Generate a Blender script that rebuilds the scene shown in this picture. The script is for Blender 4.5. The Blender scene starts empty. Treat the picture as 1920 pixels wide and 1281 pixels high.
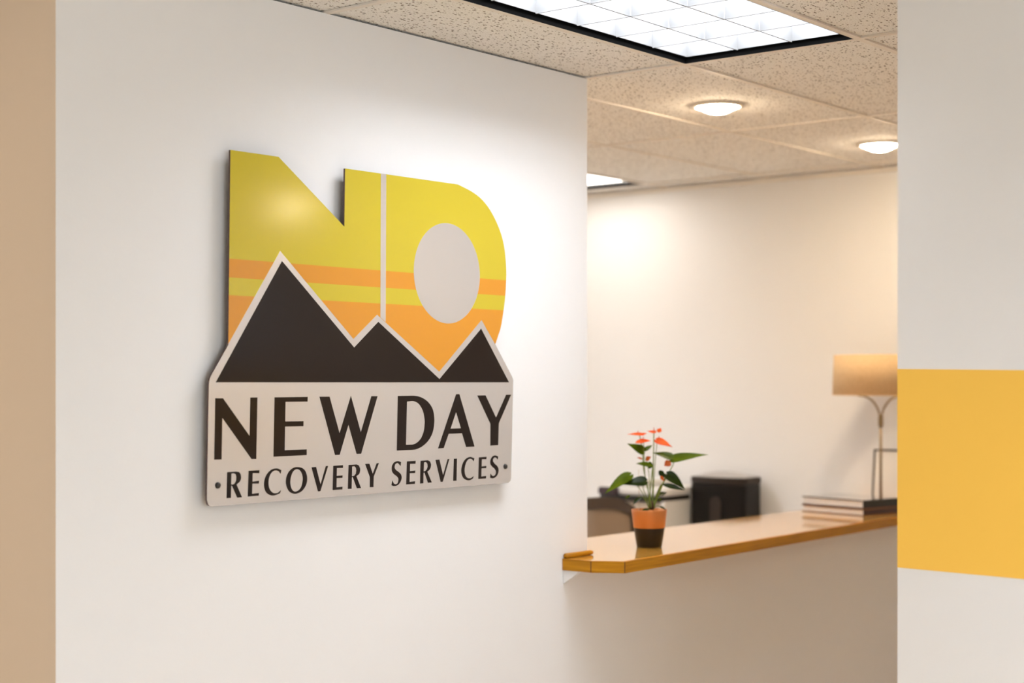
import bpy, bmesh, math, random
from mathutils import Vector, Matrix
random.seed(7)
S = bpy.context.scene
COL = S.collection
EYE = 1.625            # camera height above the floor
CEIL = 2.640           # underside of the ceiling grid

# ------------------------------------------------------------------ camera
cam_d = bpy.data.cameras.new('camera'); cam = bpy.data.objects.new('camera', cam_d); COL.objects.link(cam)
cam_d.sensor_width = 36.0; cam_d.lens = 36.0 * 2994 / 1920
cam_d.shift_y = 76.0 / 1920
cam.location = (0, 0, EYE)
cam.rotation_euler = (math.radians(90), 0, math.radians(38.83 - 90))
cam_d.dof.use_dof = True; cam_d.dof.focus_distance = 4.5; cam_d.dof.aperture_fstop = 1.9
cam_d.clip_start = 0.05
S.camera = cam

# ------------------------------------------------------------------ world and exposure
SKY = 9.5
W = bpy.data.worlds.new('world'); S.world = W; W.use_nodes = True
W.node_tree.nodes['Background'].inputs[0].default_value = (0.77, 0.89, 1, 1)
W.node_tree.nodes['Background'].inputs[1].default_value = SKY
S.view_settings.view_transform = 'Standard'; S.view_settings.look = 'None'
S.view_settings.exposure = -0.14; S.view_settings.gamma = 1.0; S.view_settings.use_curve_mapping = False
TROFFER = 19.0        # radiance of the fluorescent panels
DOWN = 185.0           # radiance of the domed downlights
C_TUBE = (0.94, 0.98, 1.05)
C_WARM = (1.0, 0.78, 0.54)

# ------------------------------------------------------------------ materials
def srgb(r, g, b):
    f = lambda c: (c/255/12.92) if c/255 <= 0.04045 else ((c/255+0.055)/1.055)**2.4
    return (f(r), f(g), f(b), 1)
def mat(name, col, rough=0.5, metal=0.0, spec=0.5, coat=0.0, coat_rough=0.05):
    m = bpy.data.materials.new(name); m.use_nodes = True
    b = m.node_tree.nodes['Principled BSDF']
    b.inputs['Base Color'].default_value = col if len(col) == 4 else (*col, 1)
    b.inputs['Roughness'].default_value = rough; b.inputs['Metallic'].default_value = metal
    b.inputs['Specular IOR Level'].default_value = spec
    b.inputs['Coat Weight'].default_value = coat; b.inputs['Coat Roughness'].default_value = coat_rough
    return m
def emit(name, col, strength):
    m = bpy.data.materials.new(name); m.use_nodes = True
    b = m.node_tree.nodes['Principled BSDF']
    b.inputs['Base Color'].default_value = (0.8, 0.8, 0.8, 1)
    b.inputs['Emission Color'].default_value = (*col, 1); b.inputs['Emission Strength'].default_value = strength
    return m
def N(m, t, **kw):
    n = m.node_tree.nodes.new(t)
    for k, v in kw.items(): setattr(n, k, v)
    return n
def L(m, a, b): m.node_tree.links.new(a, b)
def bsdf(m): return m.node_tree.nodes['Principled BSDF']
def noise_mix(m, c1, c2, scale=(1, 1, 1), nscale=5.0, detail=4.0, bump=0.0, lo=0.35, hi=0.65, coord='Object'):
    tc = N(m, 'ShaderNodeTexCoord'); mp = N(m, 'ShaderNodeMapping'); mp.inputs['Scale'].default_value = scale
    no = N(m, 'ShaderNodeTexNoise'); no.inputs['Scale'].default_value = nscale; no.inputs['Detail'].default_value = detail
    cr = N(m, 'ShaderNodeValToRGB'); e = cr.color_ramp.elements
    e[0].position = lo; e[0].color = c1 if len(c1) == 4 else (*c1, 1); e[1].position = hi; e[1].color = c2 if len(c2) == 4 else (*c2, 1)
    L(m, tc.outputs[coord], mp.inputs[0]); L(m, mp.outputs[0], no.inputs['Vector']); L(m, no.outputs['Fac'], cr.inputs[0])
    L(m, cr.outputs[0], bsdf(m).inputs['Base Color'])
    if bump:
        bp = N(m, 'ShaderNodeBump'); bp.inputs['Strength'].default_value = bump; bp.inputs['Distance'].default_value = 0.002
        L(m, no.outputs['Fac'], bp.inputs['Height']); L(m, bp.outputs[0], bsdf(m).inputs['Normal'])
    return m
def paint(name, col, rough=0.5, bump=0.12):
    m = mat(name, col, rough, spec=0.35)
    tc = N(m, 'ShaderNodeTexCoord'); no = N(m, 'ShaderNodeTexNoise'); no.inputs['Scale'].default_value = 170; no.inputs['Detail'].default_value = 2
    bp = N(m, 'ShaderNodeBump'); bp.inputs['Strength'].default_value = bump; bp.inputs['Distance'].default_value = 0.0015
    L(m, tc.outputs['Object'], no.inputs['Vector']); L(m, no.outputs['Fac'], bp.inputs['Height']); L(m, bp.outputs[0], bsdf(m).inputs['Normal'])
    return m
# fill daylight enters by a window added, out of view, in the rear wall (portal only guides sampling)
FILL_WIN = (-1.2, 1.8, 0.85, 2.30)
pl = bpy.data.lights.new('added_window_portal', 'AREA'); pl.shape = 'RECTANGLE'; pl.size = FILL_WIN[1]-FILL_WIN[0]; pl.size_y = FILL_WIN[3]-FILL_WIN[2]; pl.cycles.is_portal = True
po = bpy.data.objects.new('added_window_portal', pl); COL.objects.link(po); po.location = ((FILL_WIN[0]+FILL_WIN[1])/2, -3.10, (FILL_WIN[2]+FILL_WIN[3])/2); po.rotation_euler = (math.radians(90), 0, 0)
M = {}
M['wall'] = paint('white_wall_paint', (0.855, 0.845, 0.835))
M['tan'] = paint('tan_wall_paint', srgb(246, 230, 210))
M['stripe'] = paint('yellow_stripe_paint', srgb(255, 204, 88), 0.5)
M['tbar'] = mat('ceiling_grid_enamel', (0.84, 0.78, 0.70), 0.5)
M['black'] = mat('black_plastic', (0.012, 0.010, 0.009), 0.35)
M['floor'] = noise_mix(mat('floor_laminate', (0.4, 0.28, 0.18), 0.5), srgb(202, 180, 152), srgb(216, 196, 170), (1, 8, 1), 3, 5)
def tile_mat():
    m = mat('mineral_fibre_tile', (0.78, 0.70, 0.60), 0.9, spec=0.1)
    ge = N(m, 'ShaderNodeNewGeometry'); mp = N(m, 'ShaderNodeMapping'); mp.inputs['Scale'].default_value = (1, 1.7, 1); mp.inputs['Rotation'].default_value = (0, 0, 0.5)
    vo = N(m, 'ShaderNodeTexVoronoi'); vo.inputs['Scale'].default_value = 72; vo.inputs['Randomness'].default_value = 1.0
    L(m, ge.outputs['Position'], mp.inputs[0]); L(m, mp.outputs[0], vo.inputs['Vector'])
    wn = N(m, 'ShaderNodeTexWhiteNoise', noise_dimensions='3D'); L(m, vo.outputs['Position'], wn.inputs['Vector'])
    mu = N(m, 'ShaderNodeMath', operation='MULTIPLY'); mu.inputs[1].default_value = 0.40; L(m, wn.outputs['Value'], mu.inputs[0])
    lt = N(m, 'ShaderNodeMath', operation='LESS_THAN'); L(m, vo.outputs['Distance'], lt.inputs[0]); L(m, mu.outputs[0], lt.inputs[1])
    no = N(m, 'ShaderNodeTexNoise'); no.inputs['Scale'].default_value = 260; L(m, ge.outputs['Position'], no.inputs['Vector'])
    cr = N(m, 'ShaderNodeValToRGB'); e = cr.color_ramp.elements
    e[0].position = 0.36; e[0].color = (0.77, 0.74, 0.69, 1); e[1].position = 0.52; e[1].color = (0.94, 0.92, 0.88, 1); L(m, no.outputs['Fac'], cr.inputs[0])
    mx = N(m, 'ShaderNodeMix', data_type='RGBA'); mx.inputs['B'].default_value = (0.20, 0.155, 0.115, 1)
    L(m, lt.outputs[0], mx.inputs['Factor']); L(m, cr.outputs[0], mx.inputs['A']); L(m, mx.outputs['Result'], bsdf(m).inputs['Base Color'])
    return m
M['tile'] = tile_mat()
M['troffer_panel'] = emit('fluorescent_panel_glow', C_TUBE, TROFFER)
M['louver'] = mat('grey_louver_metal', (0.20, 0.20, 0.20), 0.4)
M['louver_edge'] = mat('grey_louver_edge', (0.22, 0.22, 0.22), 0.6)
M['housing'] = mat('matt_black_housing', (0.004, 0.004, 0.004), 0.9, spec=0.05)
M['flat_panel'] = emit('flat_diffuser_glow', (1.0, 0.94, 0.87), 7.0)
M['dome'] = emit('downlight_glow', C_WARM, DOWN)
M['dome_trim'] = mat('white_trim_enamel', (0.85, 0.78, 0.68), 0.4)
# sign
def brushed():
    m = mat('brushed_aluminium', (0.72, 0.69, 0.675), 0.20, metal=0.55)
    tc = N(m, 'ShaderNodeTexCoord'); mp = N(m, 'ShaderNodeMapping'); mp.inputs['Scale'].default_value = (2, 2, 400)
    no = N(m, 'ShaderNodeTexNoise'); no.inputs['Scale'].default_value = 4; no.inputs['Detail'].default_value = 3
    bp = N(m, 'ShaderNodeBump'); bp.inputs['Strength'].default_value = 0.05; bp.inputs['Distance'].default_value = 0.001
    L(m, tc.outputs['Object'], mp.inputs[0]); L(m, mp.outputs[0], no.inputs['Vector']); L(m, no.outputs['Fac'], bp.inputs['Height']); L(m, bp.outputs[0], bsdf(m).inputs['Normal'])
    return m
M['alu'] = brushed()
M['ink_yellow'] = mat('yellow_print', srgb(200, 181, 54), 0.14)
M['ink_orange'] = mat('orange_print', srgb(214, 146, 50), 0.14)
M['ink_black'] = mat('black_print', srgb(26, 17, 15), 0.16, spec=0.35)
M['board_edge'] = mat('dark_board_core', srgb(92, 70, 66), 0.5)
# counter
def wood(name, c1, c2, scale, rough, coat=0.0):
    m = mat(name, c1, rough, coat=coat, coat_rough=0.04)
    tc = N(m, 'ShaderNodeTexCoord'); mp = N(m, 'ShaderNodeMapping'); mp.inputs['Scale'].default_value = scale
    wv = N(m, 'ShaderNodeTexNoise'); wv.inputs['Scale'].default_value = 3.0; wv.inputs['Detail'].default_value = 8; wv.inputs['Distortion'].default_value = 0.6
    cr = N(m, 'ShaderNodeValToRGB'); e = cr.color_ramp.elements; e[0].position = 0.3; e[0].color = c1; e[1].position = 0.7; e[1].color = c2
    L(m, tc.outputs['Object'], mp.inputs[0]); L(m, mp.outputs[0], wv.inputs['Vector']); L(m, wv.outputs['Fac'], cr.inputs[0]); L(m, cr.outputs[0], bsdf(m).inputs['Base Color'])
    return m
M['wood_top'] = wood('varnished_maple_top', srgb(210, 152, 62), srgb(224, 170, 82), (1, 14, 14), 0.10, 0.6)
M['wood_edge'] = wood('golden_oak_edge', srgb(160, 104, 10), srgb(194, 134, 22), (1.5, 1.5, 40), 0.4)
bsdf(M['wood_edge']).inputs['Specular IOR Level'].default_value = 0.2
M['joint'] = mat('dark_wood_joint', srgb(96, 54, 10), 0.5)
M['bracket'] = mat('white_bracket_enamel', (0.82, 0.80, 0.78), 0.4)
# plant
def leafmat(name, c1, c2, rough=0.32):
    m = noise_mix(mat(name, c1, rough, spec=0.12), c1, c2, (1, 1, 1), 30, 3)
    bsdf(m).inputs['Subsurface Weight'].default_value = 0.0
    return m
M['leaf'] = leafmat('anthurium_leaf', srgb(66, 84, 4), srgb(84, 102, 8))
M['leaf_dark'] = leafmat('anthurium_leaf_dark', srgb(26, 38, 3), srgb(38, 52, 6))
M['stem'] = mat('green_stem', srgb(112, 128, 34), 0.45)
M['spathe'] = leafmat('orange_spathe', srgb(204, 66, 8), srgb(216, 88, 18), 0.45)
M['spathe_dark'] = leafmat('rust_spathe', srgb(168, 78, 28), srgb(190, 92, 38), 0.35)
M['spadix'] = mat('spadix_flesh', srgb(196, 84, 50), 0.5)
M['copper'] = mat('copper_glaze', srgb(200, 128, 72), 0.38, metal=0.4)
M['pot_black'] = mat('dark_brown_glaze', srgb(36, 26, 12), 0.42, spec=0.3)
M['soil'] = noise_mix(mat('potting_soil', (0.02, 0.014, 0.01), 0.95), (0.012, 0.008, 0.005), (0.05, 0.03, 0.02), (1, 1, 1), 90, 3)
M['trunk'] = mat('brown_plant_crown', srgb(70, 46, 24), 0.8)
M['clear_stake'] = mat('pale_plastic_stake', srgb(205, 190, 165), 0.3)
# office
M['linen'] = noise_mix(mat('tan_linen', srgb(214, 166, 106), 0.85), srgb(214, 180, 134), srgb(226, 194, 150), (1, 1, 1), 160, 2)
M['nickel'] = mat('brushed_nickel', srgb(150, 130, 98), 0.35, metal=0.8)
M['paper'] = mat('white_paper', (0.85, 0.82, 0.78), 0.7)
M['cover_black'] = mat('black_book_cover', (0.012, 0.014, 0.012), 0.4)
M['cover_gloss'] = mat('glossy_black_cover', (0.010, 0.012, 0.010), 0.06, spec=0.9, coat=1.0, coat_rough=0.03)
M['cover_brown'] = mat('brown_card_cover', srgb(120, 84, 50), 0.6)
M['cover_plum'] = mat('dark_plum_spine', srgb(62, 46, 52), 0.5)
M['printer_white'] = mat('printer_white_plastic', (0.80, 0.78, 0.74), 0.4)
M['printer_grey'] = mat('printer_beige_grey_plastic', srgb(206, 192, 172), 0.5)
M['bin_black'] = mat('gloss_black_plastic', (0.008, 0.006, 0.005), 0.35, spec=0.2)
M['bin_side'] = mat('dark_brown_plastic', (0.030, 0.021, 0.016), 0.4, spec=0.25)
M['steel'] = mat('polished_steel', (0.62, 0.60, 0.58), 0.12, metal=1.0)
M['chair_frame'] = mat('charcoal_chair_plastic', srgb(70, 56, 46), 0.5)
M['chair_mesh'] = mat('taupe_chair_mesh', srgb(156, 134, 112), 0.8)
M['cabinet'] = mat('white_laminate', (0.74, 0.70, 0.64), 0.45)

# ------------------------------------------------------------------ mesh helpers
def link(name, me, m=None, parent=None, smooth=False):
    o = bpy.data.objects.new(name, me); COL.objects.link(o)
    if m is not None and not me.materials: me.materials.append(m)
    if parent is not None: o.parent = parent
    if smooth:
        for p in me.polygons: p.use_smooth = True
    return o
def from_bm(name, bm, m=None, parent=None, smooth=False):
    bmesh.ops.recalc_face_normals(bm, faces=bm.faces)
    me = bpy.data.meshes.new(name); bm.to_mesh(me); bm.free()
    return link(name, me, m, parent, smooth)
def add_box(bm, x0, x1, y0, y1, z0, z1, mi=0):
    v = [bm.verts.new(p) for p in ((x0, y0, z0), (x1, y0, z0), (x1, y1, z0), (x0, y1, z0), (x0, y0, z1), (x1, y0, z1), (x1, y1, z1), (x0, y1, z1))]
    fs = [bm.faces.new([v[i] for i in f]) for f in ((3, 2, 1, 0), (4, 5, 6, 7), (0, 1, 5, 4), (1, 2, 6, 5), (2, 3, 7, 6), (3, 0, 4, 7))]
    for f in fs: f.material_index = mi
    return v
def box(name, x0, x1, y0, y1, z0, z1, m, parent=None, bevel=0.0):
    bm = bmesh.new(); add_box(bm, x0, x1, y0, y1, z0, z1)
    if bevel: bmesh.ops.bevel(bm, geom=bm.edges[:], offset=bevel, segments=2, affect='EDGES')
    return from_bm(name, bm, m, parent)
def prism(name, pts, z0, z1, m, parent=None, bevel=0.0):
    """vertical prism over a plan polygon"""
    bm = bmesh.new(); lo = [bm.verts.new((x, y, z0)) for x, y in pts]; f = bm.faces.new(lo)
    r = bmesh.ops.extrude_face_region(bm, geom=[f]); vs = [e for e in r['geom'] if isinstance(e, bmesh.types.BMVert)]
    bmesh.ops.translate(bm, verts=vs, vec=(0, 0, z1 - z0))
    if bevel: bmesh.ops.bevel(bm, geom=bm.edges[:], offset=bevel, segments=2, affect='EDGES')
    return from_bm(name, bm, m, parent)
def lathe(name, prof, m, parent=None, seg=40, smooth=True, loc=(0, 0, 0), close=False):
    bm = bmesh.new(); rings = []
    for r, z in prof:
        if r < 1e-6: rings.append([bm.verts.new((loc[0], loc[1], loc[2] + z))])
        else: rings.append([bm.verts.new((loc[0] + r*math.cos(2*math.pi*i/seg), loc[1] + r*math.sin(2*math.pi*i/seg), loc[2] + z)) for i in range(seg)])
    prs = list(zip(rings, rings[1:])) + ([(rings[-1], rings[0])] if close else [])
    for a, b in prs:
        for i in range(seg):
            j = (i+1) % seg
            if len(a) == 1 and len(b) == 1: continue
            if len(a) == 1: bm.faces.new((a[0], b[i], b[j]))
            elif len(b) == 1: bm.faces.new((a[i], a[j], b[0]))
            else: bm.faces.new((a[i], a[j], b[j], b[i]))
    return from_bm(name, bm, m, parent, smooth)
def tube(name, pts, rad, m, parent=None, seg=10):
    pts = [Vector(p) for p in pts]; n = len(pts)
    rads = rad if isinstance(rad, (list, tuple)) else [rad]*n
    bm = bmesh.new(); rings = []
    for i, p in enumerate(pts):
        t = (pts[min(i+1, n-1)] - pts[max(i-1, 0)]).normalized()
        up = Vector((0, 0, 1)) if abs(t.z) < 0.95 else Vector((1, 0, 0))
        a = t.cross(up).normalized(); b = t.cross(a).normalized()
        rings.append([bm.verts.new(p + (a*math.cos(2*math.pi*k/seg) + b*math.sin(2*math.pi*k/seg))*rads[i]) for k in range(seg)])
    for a, b in zip(rings, rings[1:]):
        for k in range(seg): bm.faces.new((a[k], a[(k+1) % seg], b[(k+1) % seg], b[k]))
    bm.faces.new(rings[0]); bm.faces.new(rings[-1])
    return from_bm(name, bm, m, parent, True)
def spline(ctrl, n=10):
    P = [Vector(p) for p in ctrl]; P = [P[0]*2 - P[1]] + P + [P[-1]*2 - P[-2]]; out = []
    for i in range(1, len(P) - 2):
        for k in range(n):
            t = k/n; a, b, c, d = P[i-1], P[i], P[i+1], P[i+2]
            out.append(0.5*((2*b) + (c-a)*t + (2*a-5*b+4*c-d)*t*t + (3*b-a-3*c+d)*t**3))
    out.append(P[-2]); return out
def empty(name, loc=(0, 0, 0), rz=0.0):
    o = bpy.data.objects.new(name, None); COL.objects.link(o); o.location = loc; o.rotation_euler = (0, 0, rz); o.empty_display_size = 0.05
    return o
def tag(o, label, cat, group=None):
    o['label'] = label; o['category'] = cat
    if group: o['group'] = group
    return o
def struct(o, label=None, cat=None):
    o['kind'] = 'structure'
    if label: o['label'] = label
    if cat: o['category'] = cat
    return o
def copy_tree(o, parent=None):
    c = o.copy(); COL.objects.link(c); c.parent = parent
    for ch in list(o.children): copy_tree(ch, c)
    return c

# ------------------------------------------------------------------ the setting
X_BACK, Y_SIGN, X_END, X_RET = 7.010, 3.1556, 4.322, 2.228
ROOM = (-2.5, X_BACK, -3.0, 6.2)
struct(box('floor', -2.62, 7.13, -3.12, 6.32, -0.1, 0, M['floor']), 'warm tan laminate floor of the reception area', 'floor')
ceiling = struct(box('ceiling', -2.62, 7.13, -3.12, 6.32, CEIL + 0.13, CEIL + 0.2, M['tbar']), 'suspended ceiling of speckled mineral fibre tiles in a pale grid', 'ceiling')

# sign wall: front slab plus the return that runs back from its left corner
bm = bmesh.new()
add_box(bm, X_RET, X_END, Y_SIGN, Y_SIGN + 0.12, 0, CEIL)
wf = from_bm('wall_front', bm, M['wall']); wf.data.materials.append(M['tan'])
for pg in wf.data.polygons:
    if pg.normal.x < -0.5: pg.material_index = 1
struct(wf, 'white painted wall carrying the large sign', 'wall')
struct(box('wall_return', X_RET, X_RET + 0.12, Y_SIGN + 0.12, 6.2, 0, CEIL, M['tan']), 'tan side face of the sign wall at the left edge', 'wall')
C_TOP, C_THK = EYE - 0.579, 0.038
struct(box('wall_low', X_END, X_BACK, Y_SIGN, Y_SIGN + 0.12, 0, C_TOP - C_THK, M['wall']), 'low white half wall under the wooden counter', 'wall')
wb = struct(box('wall_back', X_BACK, X_BACK + 0.12, -3.12, 6.32, 0, CEIL + 0.13, M['wall']), 'far cream office wall behind the lamp and plant', 'wall')
box('painted_stripe', X_BACK - 0.0012, X_BACK, -3.0, -1.05, EYE - 0.455, EYE + 0.03, M['stripe'], wb)
wr = struct(box('wall_right', 3.630, 3.750, -3.0, 1.7125, 0, CEIL, M['wall']), 'near white wall with a wide golden yellow painted stripe', 'wall')
st = prism('painted_stripe', [(0, 0), (1, 0), (1, 1), (0, 1)], 0, 1, M['stripe'], wr)
bmp = bmesh.new()
vs = [bmp.verts.new((3.6288, y, z)) for y, z in ((1.7125, EYE + 0.0320), (-3.0, EYE + 0.0320 - 0.0145*4.7125), (-3.0, EYE - 0.4530 - 0.0135*4.7125), (1.7125, EYE - 0.4530))]
f = bmp.faces.new(vs); r = bmesh.ops.extrude_face_region(bmp, geom=[f])
bmesh.ops.translate(bmp, verts=[e for e in r['geom'] if isinstance(e, bmesh.types.BMVert)], vec=(0.0012, 0, 0))
bmesh.ops.recalc_face_normals(bmp, faces=bmp.faces); st.data.clear_geometry(); bmp.to_mesh(st.data); bmp.free(); st.data.materials.clear(); st.data.materials.append(M['stripe'])
st['label'] = 'wide golden yellow stripe painted across the wall'
struct(box('wall_left', -2.62, -2.5, -3.12, 6.32, 0, CEIL + 0.13, M['wall']), 'white wall behind the photographer to the left', 'wall')
bm = bmesh.new()
add_box(bm, -2.5, FILL_WIN[0], -3.12, -3.0, 0, CEIL + 0.13); add_box(bm, FILL_WIN[1], X_BACK, -3.12, -3.0, 0, CEIL + 0.13)
add_box(bm, FILL_WIN[0], FILL_WIN[1], -3.12, -3.0, 0, FILL_WIN[2]); add_box(bm, FILL_WIN[0], FILL_WIN[1], -3.12, -3.0, FILL_WIN[3], CEIL + 0.13)
struct(from_bm('wall_rear', bm, M['wall']), 'white wall with an added window opening behind the photographer', 'wall')
w1 = struct(empty('added_window', (0, -3.06, FILL_WIN[2])), 'wide added window behind the photographer for fill daylight', 'window')  # made-up window, out of view, to brighten the room from behind the camera
for xa, xb, za, zb in ((FILL_WIN[0], FILL_WIN[0]+0.05, 0, 1.45), (FILL_WIN[1]-0.05, FILL_WIN[1], 0, 1.45), (FILL_WIN[0]+0.05, FILL_WIN[1]-0.05, 0, 0.05), (FILL_WIN[0]+0.05, FILL_WIN[1]-0.05, 1.40, 1.45), (0.28, 0.32, 0.05, 1.40)):
    box('added_window_frame', xa, xb, -0.03, 0.03, za, zb, M['dome_trim'], w1)
struct(box('wall_far', -2.5, X_BACK, 6.2, 6.32, 0, CEIL + 0.13, M['wall']), 'white wall closing the office behind the sign wall', 'wall')

# ceiling grid and tiles
GX = [-2.5, -1.76, -0.543, 0.674, 1.891, 3.108, 4.325, 5.610, 6.830, X_BACK]
GY = [-3.0] + [2.163 + 0.611*k for k in range(-8, 7)] + [6.2]
T_W, T_Z = 0.022, 0.0055
TROFFERS = [(5, 2.163), (7, 2.163 + 0.611*4), (3, 2.163 - 0.611*3), (4, 2.163 - 0.611*4), (7, 2.163 - 0.611*7), (6, 2.163 + 0.611*4), (5, 2.163 + 0.611*4)]  # unseen ones over photographer, in passage and inner office are added to brighten
def has_troffer(i, y): return any(i == a and abs(y - b) < 0.01 for a, b in TROFFERS)
tile_cache = {}
for i, (xa, xb) in enumerate(zip(GX, GX[1:])):
    for ya, yb in zip(GY, GY[1:]):
        if has_troffer(i, ya): continue
        w, d = round(xb - xa, 3), round(yb - ya, 3)
        if (w, d) not in tile_cache:
            b2 = bmesh.new(); add_box(b2, 0.003, w - 0.003, 0.003, d - 0.003, 0, 0.015)
            me = bpy.data.meshes.new('ceiling_tile'); bmesh.ops.recalc_face_normals(b2, faces=b2.faces); b2.to_mesh(me); b2.free(); me.materials.append(M['tile']); tile_cache[(w, d)] = me
        o = bpy.data.objects.new('ceiling_tile', tile_cache[(w, d)]); COL.objects.link(o); o.parent = ceiling
        o.location = (xa, ya, CEIL + T_Z + random.uniform(0, 0.0015))
for x in GX[1:-1]: box('grid_bar', x - T_W/2, x + T_W/2, -3.0, 6.2, CEIL, CEIL + T_Z, M['tbar'], ceiling)
for y in GY[1:-1]:
    for xa, xb in zip(GX, GX[1:]):
        box('grid_bar', xa + T_W/2, xb - T_W/2, y - T_W/2, y + T_W/2, CEIL, CEIL + T_Z, M['tbar'], ceiling)
struct(box('trim_1', X_BACK - 0.022, X_BACK, -3.0, 6.2, CEIL - 0.020, CEIL - 0.0005, M['tbar']), 'pale angle trim where the far wall meets the ceiling', 'trim')

# ------------------------------------------------------------------ fluorescent troffers
def troffer(xa, xb, ya, yb, label, group, flat=False):
    o = empty('ceiling_light', ((xa+xb)/2, (ya+yb)/2, CEIL)); tag(o, label, 'ceiling light', group)
    hx, hy = (xb-xa)/2 - T_W/2, (yb-ya)/2 - T_W/2
    b = bmesh.new(); t = 0.002                                    # black housing, open below
    add_box(b, -hx, -hx+t, -hy, hy, 0.0, 0.11); add_box(b, hx-t, hx, -hy, hy, 0.0, 0.11)
    add_box(b, -hx+t, hx-t, -hy, -hy+t, 0.0, 0.11); add_box(b, -hx+t, hx-t, hy-t, hy, 0.0, 0.11)
    add_box(b, -hx+t, hx-t, -hy+t, hy-t, 0.108, 0.11)
    from_bm('housing', b, M['housing'], o)
    fx, fy = hx - 0.012, hy - 0.012; z0, z1 = 0.018, 0.086; zf = 0.096
    b = bmesh.new(); t = 0.003
    add_box(b, -fx, -fx+t, -fy, fy, z0, zf); add_box(b, fx-t, fx, -fy, fy, z0, zf)
    add_box(b, -fx+t, fx-t, -fy, -fy+t, z0, zf); add_box(b, -fx+t, fx-t, fy-t, fy, z0, zf)
    from_bm('louver_frame', b, M['louver'], o)
    if flat:
        box('light_panel', -fx+t, fx-t, -fy+t, fy-t, 0.026, 0.030, M['flat_panel'], o); return o
    nx, ny = 6, 3
    for k in range(1, ny):
        y = -fy + 2*fy*k/ny; bl = box('louver_blade', -fx+t, fx-t, y-0.0010, y+0.0010, z0, z1, M['louver'], o); box('blade_edge', -fx+t, fx-t, y-0.0024, y+0.0024, z0-0.003, z0, M['louver_edge'], bl)
    for k in range(1, nx):
        x = -fx + 2*fx*k/nx
        for j in range(ny):
            y0, y1 = -fy + 2*fy*j/ny + 0.003, -fy + 2*fy*(j+1)/ny - 0.003
            bl = box('louver_blade', x-0.0010, x+0.0010, y0, y1, z0, z1, M['louver'], o); box('blade_edge', x-0.0024, x+0.0024, y0, y1, z0-0.003, z0, M['louver_edge'], bl)
    box('light_panel', -fx+t, fx-t, -fy+t, fy-t, 0.092, 0.095, M['troffer_panel'], o)
    return o
TL = ['square-celled fluorescent ceiling light above the sign wall corner', 'fluorescent ceiling light glimpsed far back in the office beside the wall edge',
      'added fluorescent fill light over the photographer', 'fluorescent ceiling light left of the striped wall', 'added fluorescent fill light in the passage behind the striped wall', 'added fluorescent fill light hidden in the middle of the office', 'added fluorescent fill light hidden close behind the sign wall']
for (i, y), lb in zip(TROFFERS, TL): troffer(GX[i], GX[i+1], y, y + 0.611, lb, 'fluorescent ceiling lights', flat=(lb == TL[1]))

# ------------------------------------------------------------------ domed downlights
def downlight(x, y, label):
    o = empty('downlight', (x, y, CEIL + T_Z)); tag(o, label, 'downlight', 'round ceiling downlights')
    lathe('trim_ring', [(0.082, 0.0), (0.098, 0.0), (0.096, -0.006), (0.084, -0.010), (0.080, -0.006)], M['dome_trim'], o, close=True)
    lathe('diffuser', [(0.0795, -0.003), (0.078, -0.008), (0.066, -0.014), (0.050, -0.022), (0.034, -0.029), (0.018, -0.0325), (0.0, -0.0335)], M['dome'], o)
    return o
downlight(5.06, 3.10, 'round domed downlight above the counter, the one nearer the sign wall')
downlight(6.315, 3.06, 'round domed downlight partly cut by the striped wall edge')
downlight(6.35, -0.50, 'round domed downlight in the passage behind the striped wall')

downlight(0.95, 4.35, 'added fill downlight in the corridor left of the sign wall')  # added unseen lamp, warms and brightens the tan side face
downlight(-0.55, 4.35, 'added fill downlight at the far left of the corridor')  # another added unseen lamp to lift the same face

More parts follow.
